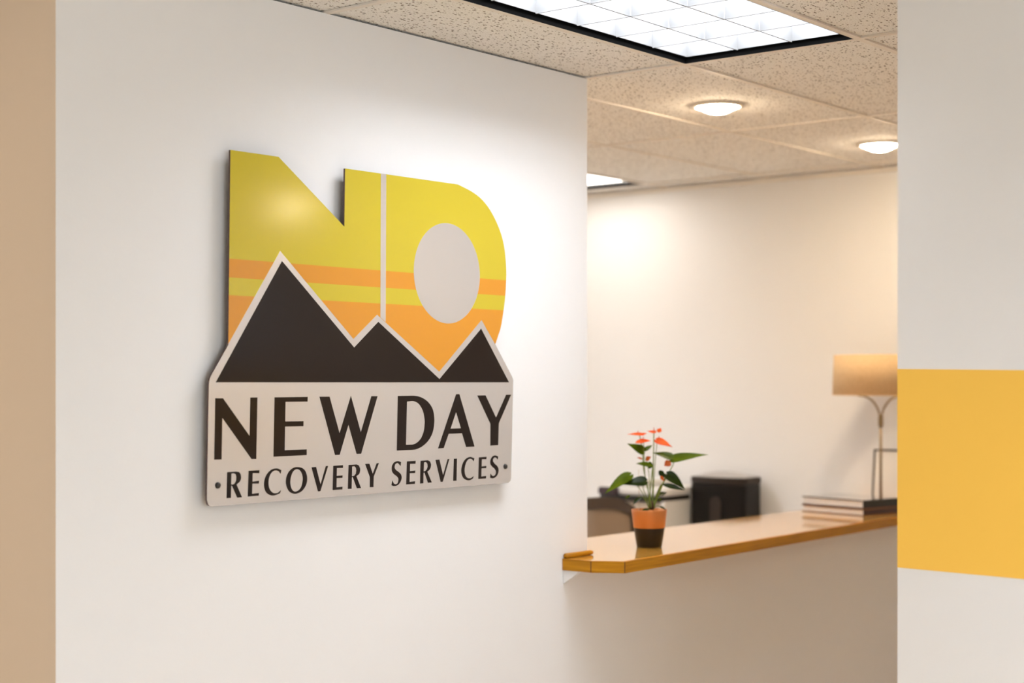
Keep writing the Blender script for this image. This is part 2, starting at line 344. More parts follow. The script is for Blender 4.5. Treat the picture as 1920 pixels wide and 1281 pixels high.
# ------------------------------------------------------------------ the sign
SIGN = {
    'letter_n': [[(2.6785, -.0412), (2.7042, -.0414), (2.7937, -.1399), (2.7962, -.04), (2.8206, -.0402), (2.8167, -.2001), (2.8001, -.1995), (2.7017, -.0911), (2.6994, -.197), (2.675, -.1965)]],
    'letter_e': [[(2.8806, -.0402), (3.0009, -.0399), (3.0, -.0526), (2.9198, -.0526), (2.9187, -.1044), (2.9852, -.1052), (2.9847, -.1184), (2.9181, -.1181), (2.9168, -.1806), (2.9971, -.1811), (2.9967, -.1964), (2.8767, -.1964)]],
    'letter_w': [[(3.0443, -.0399), (3.0827, -.04), (3.1211, -.141), (3.1652, -.0382), (3.2045, -.1402), (3.2467, -.04), (3.2717, -.0401), (3.2057, -.1999), (3.1875, -.1996), (3.1558, -.1179), (3.1214, -.2), (3.1037, -.2)]],
    'letter_d': [[(3.3555, -.0399), (3.3942, -.0398), (3.4209, -.0397), (3.4448, -.0421), (3.4659, -.0483), (3.484, -.0576), (3.4993, -.071), (3.5085, -.0864), (3.5125, -.1069), (3.5122, -.1212), (3.5079, -.1415), (3.4978, -.1596), (3.4825, -.1744), (3.4628, -.186), (3.4448, -.1925), (3.4239, -.1962), (3.3942, -.1962), (3.3512, -.196)], [(3.3942, -.0564), (3.4149, -.055), (3.4298, -.0571), (3.4448, -.0637), (3.4568, -.0756), (3.465, -.0898), (3.4698, -.1081), (3.4704, -.1203), (3.4674, -.1405), (3.4598, -.1565), (3.4493, -.1684), (3.4343, -.177), (3.4179, -.1809), (3.3898, -.1807)]],
    'letter_a': [[(3.6104, -.0366), (3.6257, -.0363), (3.6959, -.1955), (3.6567, -.1955), (3.6375, -.1537), (3.5767, -.1538), (3.5542, -.1954), (3.5291, -.1958)], [(3.6104, -.0895), (3.6327, -.1388), (3.5851, -.1387)]],
    'letter_y': [[(3.7086, -.0408), (3.7481, -.0407), (3.7983, -.1094), (3.8475, -.0396), (3.8725, -.0393), (3.8118, -.1272), (3.8087, -.1946), (3.7708, -.1949), (3.7714, -.1285)]],
    's00_letter_r': [[(2.7179, -.2301), (2.7477, -.2298), (2.7567, -.2315), (2.7619, -.2364), (2.7642, -.2439), (2.7634, -.2507), (2.7589, -.2574), (2.7492, -.2632), (2.7679, -.297), (2.7514, -.2969), (2.7342, -.2658), (2.7315, -.2651), (2.7305, -.2966), (2.7157, -.2964)], [(2.732, -.2344), (2.7402, -.2339), (2.7462, -.2368), (2.7487, -.2432), (2.748, -.2523), (2.7432, -.26), (2.7372, -.2626), (2.7312, -.262)]],
    's01_letter_e': [[(2.7902, -.2296), (2.8275, -.2297), (2.8267, -.2375), (2.8041, -.2361), (2.8036, -.2584), (2.8264, -.2572), (2.8254, -.2644), (2.8032, -.2636), (2.8021, -.2898), (2.8256, -.289), (2.8251, -.2959), (2.7873, -.2963)]],
    's02_letter_c': [[(2.9046, -.233), (2.8938, -.2286), (2.8812, -.2277), (2.8687, -.2306), (2.8561, -.2388), (2.8476, -.2501), (2.8437, -.2638), (2.8445, -.2755), (2.8491, -.2862), (2.8577, -.2936), (2.8702, -.298), (2.8828, -.2979), (2.8938, -.2956), (2.9002, -.2936), (2.9033, -.2855), (2.8938, -.2915), (2.8828, -.2927), (2.8734, -.2904), (2.8655, -.2836), (2.8608, -.2752), (2.8593, -.2646), (2.8608, -.253), (2.8655, -.2427), (2.8726, -.2361), (2.8812, -.2329), (2.8907, -.2339), (2.897, -.2371), (2.9021, -.2426)]],
    's03_letter_o': [[(2.9639, -.2273), (2.9782, -.2297), (2.9904, -.2373), (2.997, -.2496), (2.9986, -.2601), (2.9966, -.272), (2.9894, -.2835), (2.9782, -.2926), (2.9639, -.2973), (2.9498, -.2978), (2.9357, -.2926), (2.9267, -.2832), (2.9217, -.2712), (2.9211, -.2609), (2.9247, -.2478), (2.9337, -.2364), (2.9457, -.2295), (2.9548, -.2274)], [(2.9623, -.2329), (2.9721, -.2366), (2.9792, -.2458), (2.9823, -.2564), (2.9812, -.2682), (2.9772, -.2799), (2.969, -.2884), (2.9579, -.2923), (2.9488, -.2906), (2.9417, -.284), (2.9377, -.2735), (2.9371, -.2631), (2.9397, -.2514), (2.9457, -.2399), (2.9538, -.2343)]],
    's04_letter_v': [[(3.0147, -.2302), (3.0317, -.2297), (3.0484, -.2778), (3.0683, -.2291), (3.0772, -.229), (3.0478, -.2963), (3.039, -.2963)]],
    's05_letter_e': [[(3.0969, -.2293), (3.1344, -.229), (3.134, -.2367), (3.1108, -.2361), (3.1101, -.2574), (3.1329, -.2573), (3.1323, -.2638), (3.1097, -.2635), (3.1091, -.2889), (3.1323, -.2883), (3.1318, -.2958), (3.0944, -.2955)]],
    's06_letter_r': [[(3.1561, -.2296), (3.1878, -.2292), (3.1966, -.2323), (3.2014, -.241), (3.201, -.2495), (3.1966, -.2571), (3.1867, -.262), (3.2054, -.2959), (3.1889, -.2957), (3.1724, -.2637), (3.1691, -.2638), (3.168, -.2958), (3.1532, -.2955)], [(3.1702, -.2343), (3.179, -.2339), (3.1845, -.238), (3.1867, -.2458), (3.1845, -.255), (3.1779, -.2605), (3.1691, -.2612)]],
    's07_letter_y': [[(3.2216, -.2291), (3.2388, -.2294), (3.2522, -.258), (3.268, -.2293), (3.2775, -.229), (3.2563, -.266), (3.2551, -.2957), (3.2403, -.2952), (3.2405, -.2668)]],
    's08_letter_s': [[(3.3692, -.2298), (3.3605, -.2271), (3.3503, -.2267), (3.3401, -.2297), (3.3323, -.2373), (3.33, -.2461), (3.3323, -.2561), (3.3401, -.2634), (3.3517, -.2699), (3.3581, -.2761), (3.3581, -.2831), (3.3546, -.2899), (3.3474, -.2925), (3.3387, -.2901), (3.3329, -.2805), (3.3289, -.2941), (3.3358, -.2965), (3.3459, -.297), (3.3576, -.294), (3.3663, -.2865), (3.3713, -.2767), (3.3701, -.2677), (3.3634, -.2604), (3.3503, -.2529), (3.3439, -.2477), (3.3422, -.2417), (3.3445, -.2348), (3.3517, -.2321), (3.359, -.234), (3.3672, -.2413)]],
    's09_letter_e': [[(3.3942, -.2288), (3.4313, -.2286), (3.4304, -.2368), (3.4075, -.2363), (3.4066, -.2573), (3.4298, -.2563), (3.4289, -.2638), (3.406, -.2633), (3.4051, -.2884), (3.4289, -.2875), (3.4277, -.2951), (3.3907, -.295)]],
    's10_letter_r': [[(3.4523, -.2294), (3.484, -.2288), (3.4938, -.2327), (3.4981, -.241), (3.4962, -.2511), (3.4901, -.2579), (3.4816, -.2622), (3.5017, -.2945), (3.4847, -.2947), (3.4695, -.2641), (3.4653, -.2644), (3.4644, -.2953), (3.4502, -.2954)], [(3.4674, -.2343), (3.4765, -.234), (3.4825, -.2393), (3.4834, -.2475), (3.4795, -.2554), (3.4725, -.2602), (3.4659, -.2609)]],
    's11_letter_v': [[(3.5177, -.2291), (3.5353, -.2287), (3.5517, -.276), (3.572, -.2289), (3.5798, -.2288), (3.5501, -.295), (3.5408, -.295)]],
    's12_letter_i': [[(3.6003, -.2289), (3.6145, -.229), (3.6123, -.2947), (3.5971, -.2948)]],
    's13_letter_c': [[(3.6949, -.231), (3.6803, -.2267), (3.6673, -.2272), (3.6529, -.2325), (3.6416, -.2436), (3.6352, -.2579), (3.6346, -.2704), (3.6394, -.2831), (3.6496, -.2919), (3.6641, -.2962), (3.6787, -.2954), (3.6884, -.2917), (3.6917, -.2845), (3.6826, -.2889), (3.6706, -.2904), (3.6593, -.2871), (3.6522, -.2785), (3.6496, -.2669), (3.6512, -.2544), (3.6567, -.2421), (3.6657, -.2341), (3.6754, -.2319), (3.6852, -.2344), (3.6923, -.2403)]],
    's14_letter_e': [[(3.7162, -.229), (3.7525, -.2285), (3.7518, -.2359), (3.7303, -.2355), (3.7293, -.2572), (3.7518, -.2564), (3.7508, -.2632), (3.7287, -.2633), (3.7277, -.2876), (3.7508, -.2867), (3.7498, -.2945), (3.7135, -.2943)]],
    's15_letter_s': [[(3.8087, -.2299), (3.7976, -.2263), (3.7858, -.2269), (3.7758, -.2329), (3.7708, -.2423), (3.7714, -.2509), (3.7774, -.2579), (3.7909, -.2666), (3.7976, -.2733), (3.7976, -.2808), (3.7932, -.287), (3.7858, -.2888), (3.7774, -.2863), (3.7718, -.2807), (3.7698, -.2934), (3.7791, -.2955), (3.7909, -.2943), (3.8026, -.2885), (3.8094, -.2791), (3.8104, -.2685), (3.805, -.2597), (3.7909, -.2506), (3.7841, -.2439), (3.7835, -.2375), (3.7875, -.2334), (3.7942, -.2321), (3.801, -.2343), (3.8067, -.2394)]],
    'field': [[(2.7289, .5938), (2.8945, .5943), (3.1396, .4286), (3.1427, .5892), (3.6191, .591), (3.6661, .5801), (3.7209, .5609), (3.7694, .5274), (3.8115, .477), (3.8365, .4247), (3.8473, .362), (3.8473, .3077), (3.8389, .2398), (3.8188, .1624), (3.7947, .1165), (3.729, .1892), (3.5344, .0307), (3.2701, .1903), (3.1755, .1199), (2.9006, .3467), (2.7217, .0974)]],
    'outline': [[(2.7289, .5938), (2.8945, .5943), (3.1396, .4286), (3.1427, .5892), (3.6191, .591), (3.6661, .5801), (3.7209, .5609), (3.7694, .5274), (3.8115, .477), (3.8365, .4247), (3.8473, .362), (3.8473, .3077), (3.8389, .2398), (3.8188, .1624), (3.7947, .1165), (3.8771, .0175), (3.8832, .0058), (3.8723, -.2998), (3.8691, -.308), (3.8586, -.3133), (2.6724, -.3147), (2.6619, -.313), (2.655, -.3072), (2.6515, -.2976), (2.6578, -.0047), (2.6602, .0074), (2.6654, .0168), (2.7217, .0946)]],
    'mountains': [[(2.6801, -.0007), (2.9072, .3201), (3.1782, .0958), (3.2749, .17), (3.5358, .0087), (3.7269, .1625), (3.862, -.0008)]],
    'line': [[(3.2849, .59), (3.3072, .5902), (3.3046, .1703), (3.2831, .1832)]],
    'stripe1': [[(2.726, .3163), (3.1282, .3162), (3.8473, .3135), (3.8439, .2661), (3.1282, .2678), (2.726, .2694)]],
    'stripe2': [[(2.726, .2225), (3.1282, .2217), (3.8389, .2217)]],
}

def refine(loop, it=2, lim=40):
    """round off the curved runs of a traced outline, keeping its real corners"""
    for _ in range(it):
        n = len(loop); sm = []
        for i in range(n):
            a, b, c = Vector(loop[i-1]), Vector(loop[i]), Vector(loop[(i+1) % n])
            u, v = b - a, c - b
            sm.append(u.length > 1e-6 and v.length > 1e-6 and math.degrees(u.angle(v)) < lim)
        out = []
        for i in range(n):
            j = (i+1) % n; out.append(loop[i])
            p0, p1, p2, p3 = (Vector(loop[k]) for k in (i-1, i, j, (j+1) % n))
            l0, l1, l2 = (p1-p0).length, (p2-p1).length, (p3-p2).length
            if sm[i] and sm[j] and n > 12 and max(l0, l1, l2) < 3.0*min(l0, l1, l2):
                out.append(tuple((-p0 + 9*p1 + 9*p2 - p3)/16))
        loop = out
    return loop
def flat_mesh(loops):
    """filled planar bmesh (x, 0, z) from outline loops, holes included"""
    cu = bpy.data.curves.new('outline', 'CURVE'); cu.dimensions = '2D'; cu.fill_mode = 'BOTH'
    for lp in loops:
        sp = cu.splines.new('POLY'); sp.points.add(len(lp)-1); sp.use_cyclic_u = True
        for p, (x, z) in zip(sp.points, lp): p.co = (x, z, 0, 1)
    ob = bpy.data.objects.new('outline', cu); COL.objects.link(ob)
    dg = bpy.context.evaluated_depsgraph_get(); me = bpy.data.meshes.new_from_object(ob.evaluated_get(dg))
    bm = bmesh.new(); bm.from_mesh(me); bpy.data.objects.remove(ob); bpy.data.curves.remove(cu); bpy.data.meshes.remove(me)
    bmesh.ops.remove_doubles(bm, verts=bm.verts, dist=1e-5)
    for v in bm.verts: v.co = Vector((v.co.x, 0, v.co.y))
    return bm
def sheet(name, bm, y_front, thick, m, parent, label=None, edge=None):
    bmesh.ops.recalc_face_normals(bm, faces=bm.faces)
    for v in bm.verts: v.co.y = y_front
    r = bmesh.ops.extrude_face_region(bm, geom=bm.faces[:])
    bmesh.ops.translate(bm, verts=[e for e in r['geom'] if isinstance(e, bmesh.types.BMVert)], vec=(0, thick, 0))
    bmesh.ops.recalc_face_normals(bm, faces=bm.faces)
    if edge:
        for f in bm.faces: f.material_index = 0 if f.normal.y < -0.5 else 1
    o = from_bm(name, bm, m, parent)
    if edge: o.data.materials.append(edge)
    if label: o['label'] = label
    return o
SX, SZ = 3.27, EYE
sign = empty('wall_sign', (SX, Y_SIGN, SZ))
tag(sign, 'large cut-out metal sign with yellow letters over dark mountains on the white wall', 'sign')
YF = -0.035
def shift(loops, it=2): return [refine([(x - SX, z) for x, z in lp], it) for lp in loops]
sheet('board', flat_mesh(shift(SIGN['outline'])), YF, 0.006, M['alu'], sign, 'brushed silver metal backing board', M['board_edge'])
INK = 0.0004
def band(z0, z1, name, m, label):
    b = flat_mesh(shift(SIGN['field']))
    for z, up in ((z0, False), (z1, True)):
        if z is None: continue
        bmesh.ops.bisect_plane(b, geom=b.verts[:] + b.edges[:] + b.faces[:], plane_co=(0, 0, z), plane_no=(0, 0, 1), clear_outer=up, clear_inner=not up)
    return sheet(name, b, YF - INK, INK*0.9, m, sign, label)
band(0.3155, None, 'yellow_panel', M['ink_yellow'], 'yellow upper field of the joined letters N and D')
band(0.2675, 0.3155, 'orange_stripe', M['ink_orange'], 'narrow orange stripe')
band(0.2220, 0.2675, 'yellow_stripe', M['ink_yellow'], 'narrow yellow stripe')
band(None, 0.2220, 'orange_panel', M['ink_orange'], 'orange lower field behind the mountain tops')
sheet('mountain_range', flat_mesh(shift(SIGN['mountains'])), YF - INK, INK*0.9, M['ink_black'], sign, 'dark three-peaked mountain silhouette')
sheet('divider_line', flat_mesh(shift(SIGN['line'])), YF - 2*INK, INK*0.9, M['alu'], sign, 'thin silver upright line between the N and the D')
cxs, czs, rs = 3.5715 - SX, 0.3225, 0.1488
sheet('sun_disc', flat_mesh([[(cxs + rs*math.cos(2*math.pi*k/72), czs + rs*math.sin(2*math.pi*k/72)) for k in range(72)]]), YF - 2*INK, INK*0.9, M['alu'], sign, 'round silver sun')
for k, loops in SIGN.items():
    if 'letter' in k:
        sheet(k[k.index('letter'):], flat_mesh(shift(loops, 3)), YF - INK, INK*0.9, M['ink_black'], sign)
for x, z in ((2.6865, -0.2620), (3.8433, -0.2618)):
    s = lathe('screw_cap', [(0.0, 0.0075), (0.0045, 0.0067), (0.0075, 0.004), (0.0084, 0.001), (0.0084, 0.0)], M['black'], sign, seg=24)
    s.rotation_euler = (math.radians(90), 0, 0); s.location = (x - SX, YF, z)
    p = lathe('standoff', [(0.0, 0.0), (0.006, 0.0), (0.006, 0.0288), (0.0, 0.0288)], M['steel'], sign, seg=16, smooth=False)
    p.rotation_euler = (math.radians(90), 0, 0); p.location = (x - SX, 0, z)
for x, z in ((2.80, 0.50), (3.70, 0.50)):
    p = lathe('standoff', [(0.0, 0.0), (0.006, 0.0), (0.006, 0.0288), (0.0, 0.0288)], M['steel'], sign, seg=16, smooth=False)
    p.rotation_euler = (math.radians(90), 0, 0); p.location = (x - SX, 0, z)

# ------------------------------------------------------------------ counter
cnt = empty('reception_counter', (5.4, 3.1, C_TOP - C_THK)); tag(cnt, 'glossy honey wood counter top with clipped corner on the half wall', 'counter')
def P(pts): return [(x - 5.4, y - 3.1) for x, y in pts]
t = 0.012
EY = lambda x: 2.945 + (x - 4.235)*0.030                            # front edge, drifting back slightly along its run
prism('worktop', P([(4.183+t, Y_SIGN-0.003), (4.183+t, 3.038+0.003), (4.238+t*0.5, 2.945+t), (7.005, EY(7.005)+t), (7.005, 3.505), (X_END+0.004, 3.505), (X_END+0.004, Y_SIGN-0.003)]), 0, C_THK, M['wood_top'], cnt)
prism('edge_band', P([(4.183, Y_SIGN-0.001), (4.183, 3.039), (4.183+t, 3.041), (4.183+t, Y_SIGN-0.001)]), 0, C_THK - 0.0005, M['wood_edge'], cnt)
prism('edge_band', P([(4.1815, 3.0365), (4.2365, 2.9435), (4.238+t*0.5, 2.945+t), (4.183+t, 3.041)]), 0, C_THK - 0.0005, M['wood_edge'], cnt)
prism('edge_band', P([(4.2365, 2.943), (7.005, EY(7.005)-0.002), (7.005, EY(7.005)+t), (4.238+t*0.5, 2.945+t)]), 0, C_THK - 0.0005, M['wood_edge'], cnt)
box('edge_joint', 4.1812-5.4, 4.1832-5.4, 3.0365-3.1, 3.0395-3.1, 0.0005, C_THK-0.001, M['joint'], cnt)
box('edge_joint', 4.2355-5.4, 4.2375-5.4, 2.9425-3.1, 2.9445-3.1, 0.0005, C_THK-0.001, M['joint'], cnt)
# painted bracket under the left end
br = bmesh.new()
prof = [(Y_SIGN - 0.001, -0.001), (Y_SIGN - 0.062, -0.001), (Y_SIGN - 0.050, -0.012), (Y_SIGN - 0.001, -0.046)]
a = [br.verts.new((4.188-5.4, y-3.1, z)) for y, z in prof]; b = [br.verts.new((4.208-5.4, y-3.1, z)) for y, z in prof]
br.faces.new(a); br.faces.new(b[::-1])
for i in range(4): br.faces.new((a[i], a[(i+1) % 4], b[(i+1) % 4], b[i]))
from_bm('bracket', br, M['bracket'], cnt)['label'] = 'small white bracket under the end'
# short rounded moulding laid along the wall foot
mo = bmesh.new(); seg = 12; rr = 0.0085
rings = []
for x, s in ((0, 1), (0.138, 1), (0.147, 0.8), (0.151, 0.4)):
    rings.append([mo.verts.new((x, rr*s*math.cos(2*math.pi*k/seg), rr + rr*s*math.sin(2*math.pi*k/seg))) for k in range(seg)])
for r0, r1 in zip(rings, rings[1:]):
    for k in range(seg): mo.faces.new((r0[k], r0[(k+1) % seg], r1[(k+1) % seg], r1[k]))
mo.faces.new(rings[0]); mo.faces.new(rings[-1])
o = from_bm('wood_moulding', mo, M['wood_edge'], None, True); o.location = (4.188, Y_SIGN - rr - 0.001, C_TOP)
tag(o, 'short rounded strip of wood lying on the counter end by the wall', 'moulding')

# ------------------------------------------------------------------ potted anthurium
YAW = math.radians(38.83 - 90)
plant = empty('potted_plant', (4.665, 3.137, C_TOP), YAW); tag(plant, 'orange flowering potted plant in a copper and dark brown pot on the counter', 'plant')
K = 5.601/2994/5.125
def pc(u, v, d=0.0): return Vector(((u - 598)*K, d, (1208 - v)*K))
pot = lathe('pot', [(0, 0), (0.042, 0), (0.044, 0.003), (0.0545, 0.068), (0.0545, 0.0685), (0.0, 0.0685)], M['pot_black'], plant)
pot['label'] = 'dark brown lower half of the pot'
up = lathe('pot_band', [(0.0, 0.0687), (0.0545, 0.0687), (0.0553, 0.0695), (0.0622, 0.1285), (0.0626, 0.1315), (0.0612, 0.1325), (0.0590, 0.1300), (0.0570, 0.118), (0.0, 0.118)], M['copper'], plant)
up['label'] = 'copper coloured upper band of the pot'
lathe('soil', [(0.0575, 0.119), (0.045, 0.123), (0.02, 0.126), (0, 0.126)], M['soil'], plant, seg=24)
tube('plant_crown', [pc(622, 850), pc(622, 800), pc(618, 765)], [0.008, 0.0085, 0.006], M['trunk'], plant)
def blade(name, base, tip, width, normal, m, parent, fold=0.25, droop=0.15, heart=True, label=None):
    """a pointed heart-shaped leaf with a folded midrib and a drooping tip"""
    base, tip = Vector(base), Vector(tip); ax = tip - base; ln = ax.length; ax.normalize()
    nn = Vector(normal); nn = (nn - ax*nn.dot(ax)).normalized(); sd = ax.cross(nn).normalized()
    prof = ([(-0.13, 0.30), (-0.06, 0.72), (0.04, 0.94), (0.15, 1.0), (0.30, 0.93), (0.48, 0.74), (0.66, 0.48), (0.82, 0.24), (0.93, 0.09), (1.0, 0.0)] if heart else
            [(0.0, 0.06), (0.08, 0.42), (0.2, 0.78), (0.36, 1.0), (0.52, 0.95), (0.68, 0.70), (0.82, 0.40), (0.93, 0.15), (1.0, 0.0)])
    bm = bmesh.new(); rows = []
    for t, w in prof:
        h = w*width/2; dz = -droop*ln*t*t + droop*ln*0.25*t
        row = []
        for s in (-1, -0.5, 0, 0.5, 1):
            tt = t if not (heart and t < 0) else (t if abs(s) > 0.3 else max(t, -0.02))
            p = base + ax*(tt*ln) + sd*(s*h) + nn*(abs(s)*h*fold - (s*s)*h*0.12 + dz)
            row.append(p)
        rows.append(row)
    th = 0.0006
    for sgn in (1, -1):
        R = [[bm.verts.new(p + nn*th*sgn*0.5) for p in r] for r in rows]
        for a, b in zip(R, R[1:]):
            for k in range(4): bm.faces.new((a[k], a[k+1], b[k+1], b[k]) if sgn > 0 else (b[k], b[k+1], a[k+1], a[k]))
    bmesh.ops.remove_doubles(bm, verts=bm.verts, dist=1e-6)
    me = bpy.data.meshes.new(name); bm.to_mesh(me); bm.free()
    o = link(name, me, m, parent, True)
    if label: o['label'] = label
    return o
U = (0, 0, 1)
# base(u,v,depth), tip(u,v,depth), width in m, normal, material
LV = [((400, 520, -.02), (158, 672, -.05), .046, (-.35, -.75, .55), 'leaf'),
      ((552, 572, -.02), (335, 590, -.03), .042, (.05, -.8, .6), 'leaf_dark'),
      ((540, 285, .0), (388, 208, -.02), .034, (-.3, -.75, .4), 'leaf'),
      ((538, 290, .01), (636, 226, .02), .016, (.3, -.7, .5), 'leaf'),
      ((815, 345, .0), (632, 292, .01), .032, (.1, -.75, .6), 'leaf'),
      ((815, 365, .0), (1152, 296, -.03), .040, (-.1, -.72, .66), 'leaf'),
      ((770, 510, -.02), (940, 640, -.04), .046, (.35, -.8, .5), 'leaf_dark'),
      ((712, 600, -.03), (925, 642, -.05), .022, (.1, -.75, .6), 'leaf_dark'),
      ((632, 425, -.01), (470, 392, -.03), .022, (-.1, -.7, .6), 'leaf'),
      ((575, 420, .01), (645, 430, .01), .026, (.1, -.9, .3), 'leaf_dark'),
      ((528, 718, -.01), (428, 790, -.03), .020, (-.45, -.55, .7), 'leaf_dark'),
      ((414, 706, .0), (364, 742, -.01), .008, (-.2, -.7, .5), 'leaf'),
      ((690, 812, -.02), (752, 838, -.04), .012, (.2, -.6, .8), 'leaf_dark'),
      ((665, 725, .02), (785, 682, .04), .020, (.0, -.75, .6), 'leaf_dark'),
      ((600, 836, -.01), (505, 862, -.04), .018, (-.2, -.6, .75), 'leaf_dark'),
      ((690, 760, .0), (715, 740, -.01), .008, (.1, -.8, .4), 'leaf'),
      ((690, 470, -.01), (745, 540, -.02), .020, (-.3, -.85, .3), 'leaf_dark')]
for (b0, t0, w, nrm, mm) in LV:
    blade('leaf', pc(*b0), pc(*t0), w, nrm, M[mm], plant, heart=w > 0.03, fold=0.3, droop=0.12)
def flower(b0, t0, w, nrm, sp0, sp1, mm='spathe', heart=True):
    fl = blade('flower', pc(*b0), pc(*t0), w, nrm, M[mm], plant, fold=0.2, droop=0.05, heart=heart)
    if sp0: tube('spadix', spline([pc(*sp0), (pc(*sp0)+pc(*sp1))/2, pc(*sp1)], 3), [.0016, .0018, .0018, .0017, .0015, .0012, .0007], M['spadix'], fl, 6)
    return fl
flower((530, 124, .0), (384, 119, -.015), .024, (.0, -.45, .9), (492, 128, .0), (489, 88, .0))
flower((490, 130, .0), (580, 112, .01), .015, (.1, -.5, .85), None, None, heart=False)
flower((500, 190, -.02), (608, 180, -.03), .030, (.0, -.5, .85), (536, 180, -.02), (538, 140, -.02))
flower((540, 188, -.02), (455, 200, -.04), .024, (-.1, -.6, .8), None, None, heart=False)
flower((655, 104, .0), (580, 92, .01), .020, (.0, -.5, .85), (644, 104, .0), (643, 56, .0))
flower((684, 108, .0), (712, 62, .01), .018, (-.3, -.85, .2), None, None, heart=False)
flower((668, 178, -.02), (808, 238, -.05), .034, (.35, -.8, .5), (684, 170, -.02), (688, 138, -.02))
flower((535, 362, .0), (478, 345, -.01), .010, (.0, -.7, .7), None, None, 'spathe_dark', False)
flower((560, 372, .0), (612, 338, -.01), .018, (.1, -.8, .5), None, None, 'spathe_dark', False)
flower((800, 385, -.01), (738, 425, -.02), .026, (-.1, -.95, .3), None, None, 'spathe_dark', False)
flower((700, 520, -.02), (735, 570, -.03), .012, (-.2, -.9, .2), None, None, 'spathe_dark', False)
for ctrl, r in [([(625, 830, 0), (632, 640, 0), (638, 400, 0), (643, 104, 0)], .0018), ([(605, 830, 0), (585, 640, 0), (545, 460, 0), (534, 290, 0), (505, 128, 0)], .0019),
                ([(640, 830, 0), (690, 680, -.02), (735, 570, -.02), (755, 515, -.02)], .0026), ([(645, 830, 0), (700, 660, 0), (800, 470, 0), (832, 400, 0), (812, 345, 0)], .0017),
                ([(610, 830, 0), (600, 640, -.01), (590, 480, -.01), (565, 350, 0)], .0013), ([(595, 830, 0), (560, 740, -.01), (500, 640, -.02), (420, 560, -.02)], .0013),
                ([(600, 830, 0), (585, 760, -.01), (535, 640, -.02), (548, 575, -.02)], .0014), ([(615, 830, 0), (596, 700, .01), (560, 520, .01), (540, 190, -.02)], .0014),
                ([(630, 830, 0), (660, 740, .01), (690, 640, -.02), (712, 600, -.03)], .0024), ([(612, 830, -.01), (604, 700, -.01), (612, 600, -.01), (630, 430, -.01)], .0020),
                ([(592, 838, -.01), (568, 770, -.01), (530, 720, -.01)], .0013), ([(640, 836, -.01), (665, 810, -.02), (690, 812, -.02)], .0013), ([(632, 830, 0), (640, 700, .01), (655, 400, 0), (670, 178, -.02)], .0012)]:
    tube('stem', spline([pc(*c) for c in ctrl], 6), r, M['stem'], plant, 7)
tube('plant_stake', [pc(497, 852, -.01), pc(497, 700, -.01), pc(494, 462, -.01)], .0012, M['clear_stake'], plant, 6)

# ------------------------------------------------------------------ books on the counter
def book(name, z0, h, cover, dx, dy, rot, label, spine, cov_bot):
    o = empty(name, (6.32 + dx, 3.14 + dy, C_TOP + z0), rot); tag(o, label, 'book', 'books stacked on the counter')
    ln, wd = 0.345, 0.265                                            # long page edge runs along local y
    box('back_cover', 0, wd, 0, ln, 0, 0.0035, cov_bot, o)
    box('page_block', 0.004, wd - 0.006, 0.003, ln - 0.004, 0.0036, h - 0.0046, M['paper'], o)
    box('front_cover', -0.003, wd, -0.003, ln + 0.001, h - 0.0045, h, cover, o)
    box('spine', 0.004, wd - 0.002, -0.001, 0.0028, 0.0038, h - 0.0048, spine, o)
    return o
R1 = math.radians(-13)
book('book', 0.0, 0.031, M['cover_brown'], -0.004, 0.0, R1, 'brown-covered book at the bottom of the counter stack', M['cover_plum'], M['cover_brown'])
book('book', 0.0315, 0.037, M['cover_gloss'], 0.002, 0.004, R1 - 0.01, 'black-covered book on top of the counter stack', M['cover_black'], M['cover_plum'])

# ------------------------------------------------------------------ lamp
lp = empty('table_lamp', (6.715, 3.25, C_TOP), YAW); tag(lp, 'two-armed metal table lamp with a tan drum shade on the counter', 'lamp')
lathe('base', [(0, 0), (0.045, 0), (0.047, 0.006), (0.046, 0.016), (0.030, 0.024), (0.012, 0.028), (0, 0.028)], M['black'], lp)
lathe('pole', [(0, 0.028), (0.0065, 0.028), (0.006, 0.2), (0.006, 0.385), (0, 0.385)], M['nickel'], lp, seg=20)
lathe('collar', [(0.0065, 0.375), (0.010, 0.377), (0.0115, 0.39), (0.0115, 0.42), (0.009, 0.432), (0, 0.432)], M['nickel'], lp, seg=20)
for s in (-1, 1):
    tube('arm', spline([(s*0.004, 0, 0.425), (s*0.016, 0, 0.462), (s*0.045, 0, 0.500), (s*0.085, 0, 0.518), (s*0.100, 0, 0.521)], 8), 0.0048, M['nickel'], lp, 12)
    tube('socket', [(s*0.085, 0, 0.5185), (s*0.098, 0, 0.5215), (s*0.112, 0, 0.5215), (s*0.112, 0, 0.56)], [0.008, 0.008, 0.008, 0.012], M['nickel'], lp, 12)
sh = lathe('lamp_shade', [(0.216, 0.518), (0.210, 0.702), (0.208, 0.702), (0.214, 0.518)], M['linen'], lp, seg=64, close=True)
lathe('shade_ring', [(0.2163, 0.518), (0.2168, 0.521), (0.2163, 0.524)], M['linen'], sh, seg=64)
bm = bmesh.new()
for s in (-1, 1): add_box(bm, -0.212 if s < 0 else 0.112, -0.112 if s < 0 else 0.212, -0.0015, 0.0015, 0.558, 0.561)
from_bm('shade_spider', bm, M['nickel'], sh)

